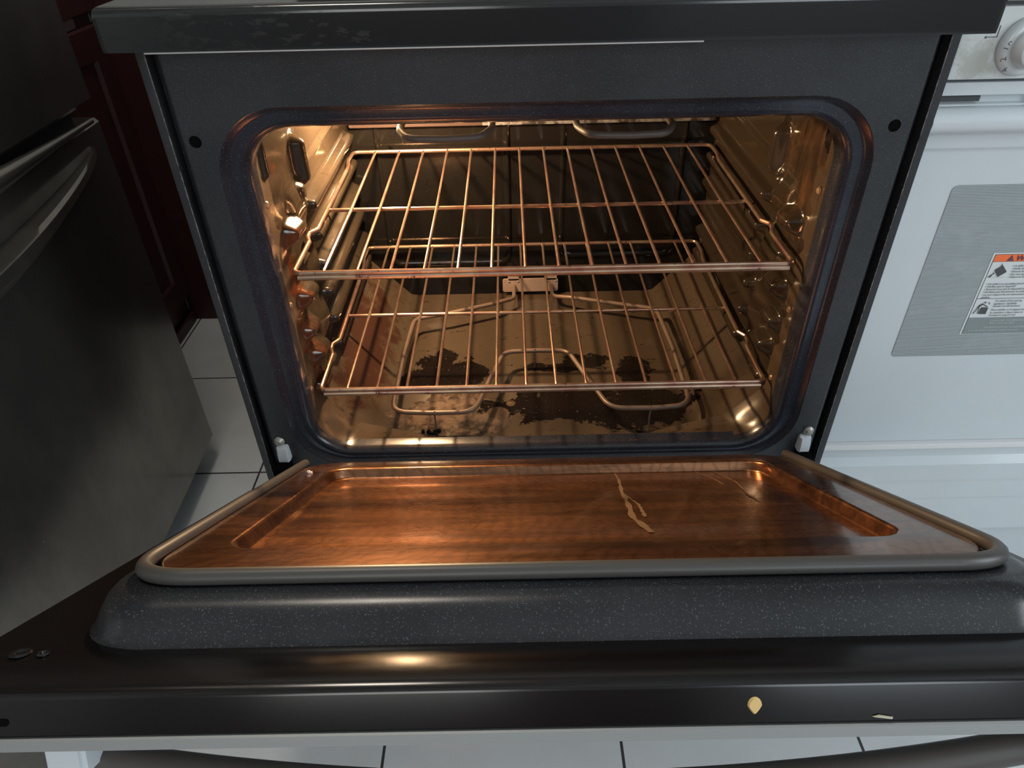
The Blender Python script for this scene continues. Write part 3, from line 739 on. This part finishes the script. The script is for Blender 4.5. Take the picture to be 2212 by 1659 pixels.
# ================================================================ crumbs
def chip(name, c, ux, uy, pts, th, m, label, cat='crumb'):
    bm = bmesh.new(); c = Vector(c); ux = Vector(ux).normalized(); uy = Vector(uy).normalized(); n = ux.cross(uy)
    A = [bm.verts.new(c+ux*a+uy*b_) for a, b_ in pts]; B = [bm.verts.new(c+ux*a*.8+uy*b_*.8+n*th) for a, b_ in pts]
    k_ = len(A)
    for k in range(k_): bm.faces.new((A[k], A[(k+1) % k_], B[(k+1) % k_], B[k]))
    bm.faces.new(A[::-1]); bm.faces.new(B)
    return tag(obj(name, bm, m), label, cat)
down = hx*-1
drop = [(0.0042*math.cos(a)*(1 if math.sin(a) > 0 else 1-0.55*abs(math.sin(a))), 0.0052*math.sin(a)) for a in [i*math.pi/8 for i in range(16)]]
chip('food_flake', D(0.097, 0.4896, -0.0585), (1, 0, 0.0), hx, drop, 0.0012, M['flake'], 'yellow teardrop food flake stuck on the black free edge of the oven door')
chip('food_sliver', D(0.1695, 0.4902, -0.0665), (1, 0, 0), hx, [(-0.006, 0.0006), (-0.002, 0.0016), (0.006, 0.0002), (0.006, -0.0010), (-0.003, 0.0002)], 0.0008, M['flake2'], 'pale greenish sliver on the grey bottom edge of the oven door')
bm = bmesh.new()
for dx, ds, r in ((0, 0, 0.0024), (0.0026, -0.002, 0.0014), (0.004, 0.002, 0.0008), (-0.002, -0.002, 0.0011)):
    b2 = bmesh.new(); bmesh.ops.create_icosphere(b2, subdivisions=2, radius=r, matrix=Matrix.Translation(D(-0.2776+dx, 0.070+ds, r*0.6)))
    me = bpy.data.meshes.new('t'); b2.to_mesh(me); b2.free(); bm.from_mesh(me); bpy.data.meshes.remove(me)
for v in bm.verts: v.co += Vector((random.uniform(-1, 1), random.uniform(-1, 1), random.uniform(-1, 1)))*0.0004
tag(obj('bread_crumb', bm, M['crumb']), 'small white crumb on the inner face of the oven door near its left hinge', 'crumb')
bm = bmesh.new()
for _ in range(16):
    a, b_ = random.uniform(-0.016, 0.012), random.uniform(-0.006, 0.005); r = random.uniform(0.0016, 0.0034)
    b2 = bmesh.new(); bmesh.ops.create_icosphere(b2, subdivisions=1, radius=r, matrix=Matrix.Translation((-0.156+a, 0.078+b_, ZF+r*0.6)))
    me = bpy.data.meshes.new('t'); b2.to_mesh(me); b2.free(); bm.from_mesh(me); bpy.data.meshes.remove(me)
tag(obj('charred_scrap', bm, M['dark']), 'black charred scrap on the oven floor at the foot of the left element support', 'crumb')

# ================================================================ WHITE RANGE
wr = thing('kitchen_range', (0.77, 0.33, 0), 'white range with a closed oven door and warning sticker, right of the black one', 'range')
X0, X1 = 0.3645, 1.110
obj('body', bx(X0, X1, 0.035, 0.66, 0.06, 0.885, 0.004), M['white'], wr)
obj('cooktop', bx(X0-.001, X1+.001, -0.030, 0.67, 0.8815, 0.905, 0.006), M['white'], wr)
obj('backguard', bx(X0, X1, 0.60, 0.67, 0.905, 1.08, 0.008), M['white'], wr)
cp = part_empty('control_panel', (0.76, -0.02, 0.85), wr)
obj('panel_face', bx(X0, X1, -0.020, 0.04, 0.8165, 0.8775, 0.003), M['white_dirty'], cp)
obj('panel_gap', bx(X0+.001, X1-.001, -0.016, 0.03, 0.8775, 0.8820), M['vent'], cp)
# door-top vent strip
obj('vent_rail', bx(X0, X1, -0.010, 0.036, 0.8000, 0.8125, 0.002), M['white'], wr)
for a in (0.3660, 0.458, 0.560, 0.700, 0.850, 1.000):
    bm = bx(a, a+(0.046 if a < 0.40 else 0.09), -0.004, 0.03, 0.7935, 0.7985)
    obj('vent_slot', bm, M['vent'], wr)
obj('vent_backing', bx(X0, X1, 0.0, 0.034, 0.745, 0.8000), M['white'], wr)
wd = part_empty('oven_door', (0.76, 0, 0.355), wr)
bm = bx(X0, X1, 0.0, 0.032, 0.3555, 0.748, 0.004); obj('door_panel', bm, M['white'], wd)
obj('upper_trim', bx(X0, X1, -0.006, 0.030, 0.7475, 0.7920, 0.004), M['white'], wd)
obj('lower_trim', bx(X0, X1, -0.006, 0.030, 0.3470, 0.3560, 0.0015), M['frame'], wd)
bm = bmesh.new()
loft(bm, [[(p[0], y, p[1]) for p in rrect(0.7620, 0.602, 0.342, 0.107, 0.006)] for y in (0.002, -0.0008)], cap0=True, cap1=True)
obj('door_window', bm, M['white_glass'], wd)
hd = bmesh.new()
def hsec(x, k): return [(x, -0.012 + 0.0135*k*math.cos(a*math.pi/12), 0.7785 + 0.0125*k*math.sin(a*math.pi/12)) for a in range(24)]
loft(hd, [hsec(0.3628, 1), hsec(1.105, 1)], cap0=True, cap1=True)
obj('handle', hd, M['white'], wd)
for sx in (0.410, 1.110):
    bm = bx(sx-0.016, sx+0.016, -0.018, 0.0, 0.768, 0.788, 0.004)
    obj('handle_post', bm, M['white'], wd)
bm = bmesh.new(); loft(bm, [[(x, -0.012 + 0.0139*math.cos(a*math.pi/12), 0.7785 + 0.0129*math.sin(a*math.pi/12)) for a in range(24)] for x in (0.3625, 0.3720)], cap0=True, cap1=True)
obj('handle_end_cap', bm, M['white'], wd)
# drawer with shallow steps
bm = bmesh.new()
prof = [(0.030, 0.3440), (0.012, 0.3440), (0.006, 0.3400), (0.006, 0.3240), (-0.002, 0.3140), (-0.002, 0.2860), (-0.004, 0.2830), (-0.004, 0.2520), (-0.001, 0.2490), (-0.001, 0.1830), (0.004, 0.1790), (0.030, 0.1790)]
rows = [[bm.verts.new((x, y, z)) for y, z in prof] for x in (X0, X1)]
for k in range(len(prof)): bm.faces.new((rows[0][k], rows[0][(k+1) % len(prof)], rows[1][(k+1) % len(prof)], rows[1][k]))
bm.faces.new(rows[0][::-1]); bm.faces.new(rows[1])
obj('drawer', bm, M['white'], wr)
obj('toe_panel', bx(X0, X1, 0.028, 0.05, 0.043, 0.180), M['white'], wr)
# knob
kn = part_empty('burner_knob', (0.4245, -0.02, 0.845), wr)
kc = (0.4245, -0.0205, 0.8450)
bm = bmesh.new(); dome(bm, kc, (0, -1, 0), [(0.0245, 0.0), (0.0250, 0.0015), (0.0245, 0.0040), (0.0225, 0.0065), (0.0205, 0.0075), (0.0175, 0.0085)], 48)
obj('knob_skirt', bm, M['white'], kn)
bm = bmesh.new(); dome(bm, (kc[0], kc[1]-.008, kc[2]), (0, -1, 0), [(0.0170, 0.0), (0.0160, 0.010), (0.0145, 0.0135), (0.0115, 0.0150)], 40)
box(bm, kc[0]-0.0035, kc[0]+0.0035, kc[1]-0.030, kc[1]-0.01, kc[2]-0.0165, kc[2]+0.0165, 0.0025)
obj('knob_grip', bm, M['white'], kn)

def text(body, size, loc, m, parent, rot=0.0, shear=0.0, align='LEFT', name='lettering', offset=0.0, sx=1.0):
    cu = bpy.data.curves.new('t', 'FONT'); cu.body = body; cu.size = size; cu.shear = shear; cu.align_x = align; cu.offset = offset
    cu.resolution_u = 2
    o = bpy.data.objects.new('t', cu); COL.objects.link(o)
    dg = bpy.context.evaluated_depsgraph_get(); me = bpy.data.meshes.new_from_object(o.evaluated_get(dg))
    bpy.data.objects.remove(o); bpy.data.curves.remove(cu)
    c, s = math.cos(rot), math.sin(rot)
    for v in me.vertices:
        x, y = v.co.x*sx, v.co.y; v.co = Vector((loc[0]+x*c-y*s, loc[1], loc[2]+x*s+y*c))
    me.materials.clear(); me.materials.append(m)
    t_ = bpy.data.objects.new(name, me); COL.objects.link(t_)
    t_.parent = parent; t_.matrix_parent_inverse = world(parent).inverted()
    return t_
def join_text(items, name, parent, m):
    """several lines of print as one mesh"""
    bm = bmesh.new()
    for kw in items:
        o = text(m=m, parent=parent, **kw); bm.from_mesh(o.data); d = o.data; bpy.data.objects.remove(o); bpy.data.meshes.remove(d)
    return obj(name, bm, m, parent, recalc=False)
# "Lo" and "2" stand sideways round the dial's left side
its = []
for txt, ang in (('Lo', 166), ('2', 196), ('4', 222)):
    a = math.radians(ang); r = 0.0203
    its.append(dict(body=txt, size=0.0072, loc=(kc[0]+r*math.cos(a)+0.0018, kc[1]-0.0080, kc[2]+r*math.sin(a)-0.003), rot=a-math.pi/2+math.pi if False else math.radians(ang-90-0), align='CENTER'))
join_text(its, 'dial_print', kn, M['ink'])
bm = bmesh.new()
box(bm, 0.3885, 0.3970, -0.0205, -0.0199, 0.8525, 0.8530); box(bm, 0.3965, 0.3970, -0.0205, -0.0199, 0.8525, 0.8620); box(bm, 0.3862, 0.3878, -0.0205, -0.0199, 0.8518, 0.8534)
obj('panel_mark', bm, M['ink'], cp)
# warning sticker on the window
LB = part_empty('warning_label', (0.6, -0.0012, 0.58), wd)
YL = -0.0012
def flat(pts, y, m, name):
    bm = bmesh.new(); f = bm.faces.new([bm.verts.new((a, y, b_)) for a, b_ in pts]); 
    ex = bmesh.ops.extrude_face_region(bm, geom=[f]); bmesh.ops.translate(bm, verts=[v for v in ex['geom'] if isinstance(v, bmesh.types.BMVert)], vec=(0, 0.00025, 0))
    return obj(name, bm, m, LB)
def rect(a0, a1, b0, b1): return [(a0, b0), (a1, b0), (a1, b1), (a0, b1)]
LXR = 0.690
flat(rect(0.4915, LXR, 0.5262, 0.6314), YL, M['label_white'], 'label_sheet')
bm = bmesh.new()
for a0, a1, b0, b1 in ((0.4938, 0.4942, 0.5272, 0.6298), (0.4938, LXR-.003, 0.6294, 0.6298), (0.4938, LXR-.003, 0.5739, 0.5743), (0.4938, LXR-.003, 0.5270, 0.5274), (0.4938, LXR-.003, 0.6207, 0.6211), (LXR-.003, LXR-.0026, 0.5272, 0.6298)):
    box(bm, a0, a1, YL-.0004, YL, b0, b1)
obj('label_border', bm, M['ink'], LB)
flat(rect(0.4942, LXR-.003, 0.6211, 0.6294), YL-.0004, M['label_orange'], 'label_banner')
flat(rect(0.4942, LXR-.003, 0.5274, 0.5489), YL-.0004, M['label_grey'], 'label_footer')
flat([(0.5085, 0.6217), (0.5165, 0.6217), (0.5125, 0.6289)], YL-.0007, M['label_tri'], 'warning_triangle')
yt = YL-.0009
join_text([dict(body='!', size=0.0058, loc=(0.5125, yt-.0003, 0.6223), align='CENTER')], 'banner_mark', LB, M['label_orange'])
join_text([dict(body='WARNING', size=0.0092, loc=(0.5178, yt, 0.6221), shear=0.15, offset=0.00018)], 'banner_print', LB, M['label_tri'])
S1 = 0.00335
rows_ = [(0.5181, 0.6146, '\u2022 A child or'), (0.5181, 0.6111, '\u2022 Verify the'), (0.5181, 0.6076, '\u2022 Ensure the'), (0.5181, 0.6041, '\u2022 Do not operate'), (0.5181, 0.6007, '\u2022 Failure to follow'),
         (0.4972, 0.5922, '\u2022 Un enfant ou un adulte peut faire'), (0.4972, 0.5889, '\u2022 V\u00e9rifiez que le dispositif'), (0.4972, 0.5855, '\u2022 Assurez-vous que le dispositif anti-'), (0.4972, 0.5820, '\u2022 Ne faites pas fonctionner la cuisini\u00e8re'), (0.4972, 0.5784, '\u2022 Le non-respect de ces instructions'), (0.4982, 0.5751, 'adultes.'),
         (0.5160, 0.5700, 'To check if the anti-tip'), (0.5160, 0.5664, 'appliance. Carefully'), (0.5160, 0.5631, 'should not tilt forward.'), (0.5160, 0.5582, 'Pour v\u00e9rifier si le support anti'), (0.5160, 0.5545, 'la cuisini\u00e8re \u00e0 deux mains et'), (0.5160, 0.5511, 'Lorsque le support est')]
join_text([dict(body=b_, size=S1, loc=(a, yt, z_), offset=0.00003) for a, z_, b_ in rows_], 'label_print', LB, M['ink'])
join_text([dict(body='CONSUMER INFORMATION', size=0.0034, loc=(0.5196, yt, 0.5437)), dict(body='Before removing label,', size=0.0032, loc=(0.5202, yt, 0.5406)),
           dict(body='INFORMATION DU CONSOMMATEUR', size=0.0034, loc=(0.5158, yt, 0.5345)), dict(body="Avant de retirer l'\u00e9tiquette, assurez-vous que", size=0.0032, loc=(0.4988, yt, 0.5308))], 'footer_print', LB, M['label_text_light'])
# pictograms: a range tipping over a child; a grown-up testing a range
bm = bmesh.new()
def pg(pts):
    f = bm.faces.new([bm.verts.new((a, yt, b_)) for a, b_ in pts])
def bar(a, b_, w_):
    a, b_ = Vector(a), Vector(b_); d = (b_-a).normalized(); n = Vector((-d.y, d.x))*w_
    pg([a+n, a-n, b_-n, b_+n])
def disc(c, r): pg([(c[0]+r*math.cos(k*math.pi/6), c[1]+r*math.sin(k*math.pi/6)) for k in range(12)])
pg([(0.5065, 0.6021), (0.5141, 0.6084), (0.5069, 0.6165), (0.4997, 0.6107)])
pg([(0.5053, 0.6150), (0.5068, 0.6160), (0.5050, 0.6195)])
bar((0.4949, 0.6019), (0.5139, 0.6016), 0.0001)
bar((0.4962, 0.6020), (0.4990, 0.6050), 0.0006); bar((0.4975, 0.6020), (0.4992, 0.6046), 0.0004); bar((0.4988, 0.6048), (0.5010, 0.6062), 0.0004); disc((0.5001, 0.6070), 0.0008)
obj('pictogram', bm, M['ink'], LB, recalc=False); bm = bmesh.new()
pg([(0.5032, 0.5541), (0.5114, 0.5538), (0.5114, 0.5627), (0.5032, 0.5630)])
bar((0.4966, 0.5545), (0.4998, 0.5640), 0.0005); bar((0.5019, 0.5543), (0.5003, 0.5640), 0.0005); bar((0.4996, 0.5640), (0.5037, 0.5676), 0.0011); bar((0.5037, 0.5672), (0.5100, 0.5635), 0.0005); disc((0.5054, 0.5692), 0.0011)
bar((0.5089, 0.5690), (0.5103, 0.5690), 0.0004); bar((0.5103, 0.5690), (0.5112, 0.5667), 0.0004)
obj('pictogram', bm, M['ink'], LB, recalc=False)

# this range is a slightly bigger model and stands a little further back
wr.scale = (1.045,)*3; wr.location = (0.8063, 0.3763, -0.0444)

# ================================================================ FRIDGE
fr = thing('refrigerator', (-1.05, 0, 0), 'dark grey metal refrigerator with a horizontal drawer handle, left of the black range', 'refrigerator')
FXp = -0.650
obj('cabinet_body', bx(-1.42, FXp-0.055, -0.50, 0.385, 0.045, 1.72, 0.006), M['fridge'], fr)
bm = bmesh.new()
# lower drawer front, gently bowed across its width
def bowed(bm, z0, z1, y0, y1, x_in, x_face, bow, n=20):
    rows = []
    for i in range(n+1):
        y = y0+(y1-y0)*i/n; q = 1-((y-(y0+y1)/2)/((y1-y0)/2))**2
        x = x_face + bow*(q-0.0) ; e = 0.006
        rows.append([bm.verts.new(p) for p in ((x_in, y, z0), (x-e, y, z0), (x, y, z0+e), (x, y, z1-e), (x-e, y, z1), (x_in, y, z1))])
    for A, B in zip(rows, rows[1:]):
        for k in range(6): bm.faces.new((A[k], A[(k+1) % 6], B[(k+1) % 6], B[k]))
    bm.faces.new(rows[0][::-1]); bm.faces.new(rows[-1])
bowed(bm, 0.052, 0.688, -0.50, 0.392, FXp-0.052, FXp-0.004, 0.010)
obj('freezer_drawer', bm, M['fridge'], fr)
bm = bmesh.new(); bowed(bm, 0.710, 1.70, -0.50, 0.392, FXp-0.052, FXp-0.004, 0.010); obj('upper_door', bm, M['fridge'], fr)
bm = bx(FXp-0.055, FXp-0.030, -0.48, 0.37, 0.688, 0.710); obj('door_gap', bm, M['fridge_gasket'], fr)
# lower rim of the upper door, a tapering rounded rail
pts, rad_ = [], []
for i in range(31):
    y = 0.358 - 0.80*i/30; pts.append((FXp+0.004, y, 0.692)); rad_.append(0.0040+0.0135*sm(i/15))
obj('door_rail', tb(pts, rad_, 14), M['fridge'], fr)
# crescent grip of the freezer drawer
bm = bmesh.new(); rows = []
for i in range(49):
    y = 0.345-0.84*i/48; q = math.sin(math.pi*i/48)**0.75
    x = FXp+0.002 + 0.046*q; zt_ = 0.660-0.030*q; zb_ = zt_-0.006-0.046*q; xb = FXp + 0.012*q
    rows.append([bm.verts.new(p) for p in ((FXp-.006, y, zt_-0.004), (x-0.008*q, y, zt_), (x, y, zt_-0.003), (x+0.001, y, zt_-0.010-0.006*q), (xb+0.5*(x-xb), y, zb_+0.015*q), (xb, y, zb_), (FXp-.006, y, zb_+.001))])
for A, B in zip(rows, rows[1:]):
    for k in range(7): bm.faces.new((A[k], A[(k+1) % 7], B[(k+1) % 7], B[k]))
bm.faces.new(rows[0][::-1]); bm.faces.new(rows[-1])
obj('drawer_grip', bm, M['fridge'], fr, angle=30)
for sy in (-0.44, 0.34):
    for sx in (-0.74, -1.36):
        bm = bmesh.new(); cyl(bm, (sx, sy, 0), (0, 0, 1), 0.018, 0.05); obj('foot', bm, M['dark'], fr)

# ================================================================ CABINET
cb = thing('base_cabinet', (-1.19, 0.68, 0), 'dark maroon wooden base cabinet with a raised panel door, behind the refrigerator', 'cabinet')
CX = -0.908
obj('carcass', bx(-1.49, CX, 0.41, 0.943, 0.0, 0.87, 0.003), M['maroon'], cb)
dr = part_empty('cabinet_door', (CX, 0.68, 0.4), cb)
bm = bmesh.new()
def YL3(cyy, czz, hy, hz, r, x): return [(x, p[0], p[1]) for p in rrect(cyy, czz, hy, hz, r)]
cz0, hz0 = 0.405, 0.325
loft(bm, [YL3(0.682, cz0, 0.259, hz0, .002, CX), YL3(0.682, cz0, 0.259, hz0, .002, CX+.015), YL3(0.682, cz0, 0.256, hz0-.004, .002, CX+.019), YL3(0.682, cz0, 0.200, hz0-.062, .002, CX+.019), YL3(0.682, cz0, 0.195, hz0-.067, .002, CX+.011), YL3(0.682, cz0, 0.185, hz0-.077, .002, CX+.011), YL3(0.682, cz0, 0.155, hz0-.107, .002, CX+.018)], cap1=True)
obj('raised_panel', bm, M['maroon'], dr, angle=20)
bm = bx(CX, CX+.019, 0.423, 0.941, 0.752, 0.852, 0.003); obj('drawer_front', bm, M['maroon'], cb)
obj('drawer_edge_strip', bx(CX, CX+0.010, 0.79, 0.86, 0.7315, 0.7515), M['pale_strip'], cb, 'paler worn strip between drawer and door')
obj('base_moulding', bx(CX, CX+.014, 0.412, 0.942, 0.0, 0.030, 0.004), M['maroon'], cb)
tag(obj('worktop', bx(-1.495, -0.870, 0.405, 0.965, 0.872, 0.91, 0.004), M['counter']), 'grey worktop on the maroon cabinet beside the refrigerator', 'worktop')
# dark boarded return of the cabinets behind the black range
bc = bx(-0.9075, 0.36, 0.945, 0.967, 0.0, 0.87, 0.003)
tag(obj('back_board', bc, M['maroon']), 'dark maroon board along the wall behind the black range', 'board')

# ================================================================ ADDED OUT OF VIEW FOR LIGHT AND REFLECTIONS
sb = thing('added_sideboard', (-0.2, -2.6, 0), 'unseen low dark wooden sideboard behind the photographer, facing the ranges', 'added_sideboard')  # added out of view so lip and door edge reflect something dark
obj('added_sideboard_body', bx(-0.95, 0.50, -2.75, -2.32, 0.06, 0.86, 0.004), M['maroon'], sb)
for a in (-0.945, -0.585, -0.225, 0.135):
    obj('added_sideboard_door', bx(a, a+0.355, -2.32, -2.30, 0.075, 0.845, 0.003), M['maroon'], sb)
for x in (-0.90, 0.45):
    for y in (-2.71, -2.37):
        bm = bmesh.new(); cyl(bm, (x, y, 0), (0, 0, 1), 0.02, 0.062); obj('foot', bm, M['dark'], sb)
# flush ceiling lamp, added unseen to brighten the left floor and refrigerator
cl = thing('fill_lamp', (-0.50, 0.12, 2.42), 'added unseen round white lamp above the gap between refrigerator and black range', 'lamp')
bm = bmesh.new(); cyl(bm, (-0.50, 0.12, 2.425), (0, 0, 1), 0.19, 0.025, 40); obj('fill_lamp_base', bm, M['frame'], cl)
bm = bmesh.new(); dome(bm, (-0.50, 0.12, 2.425), (0, 0, -1), [(0.17, 0), (0.165, 0.02), (0.14, 0.04), (0.08, 0.055), (0.01, 0.06)], 40); obj('fill_lamp_shade', bm, M['fill_shade'], cl)
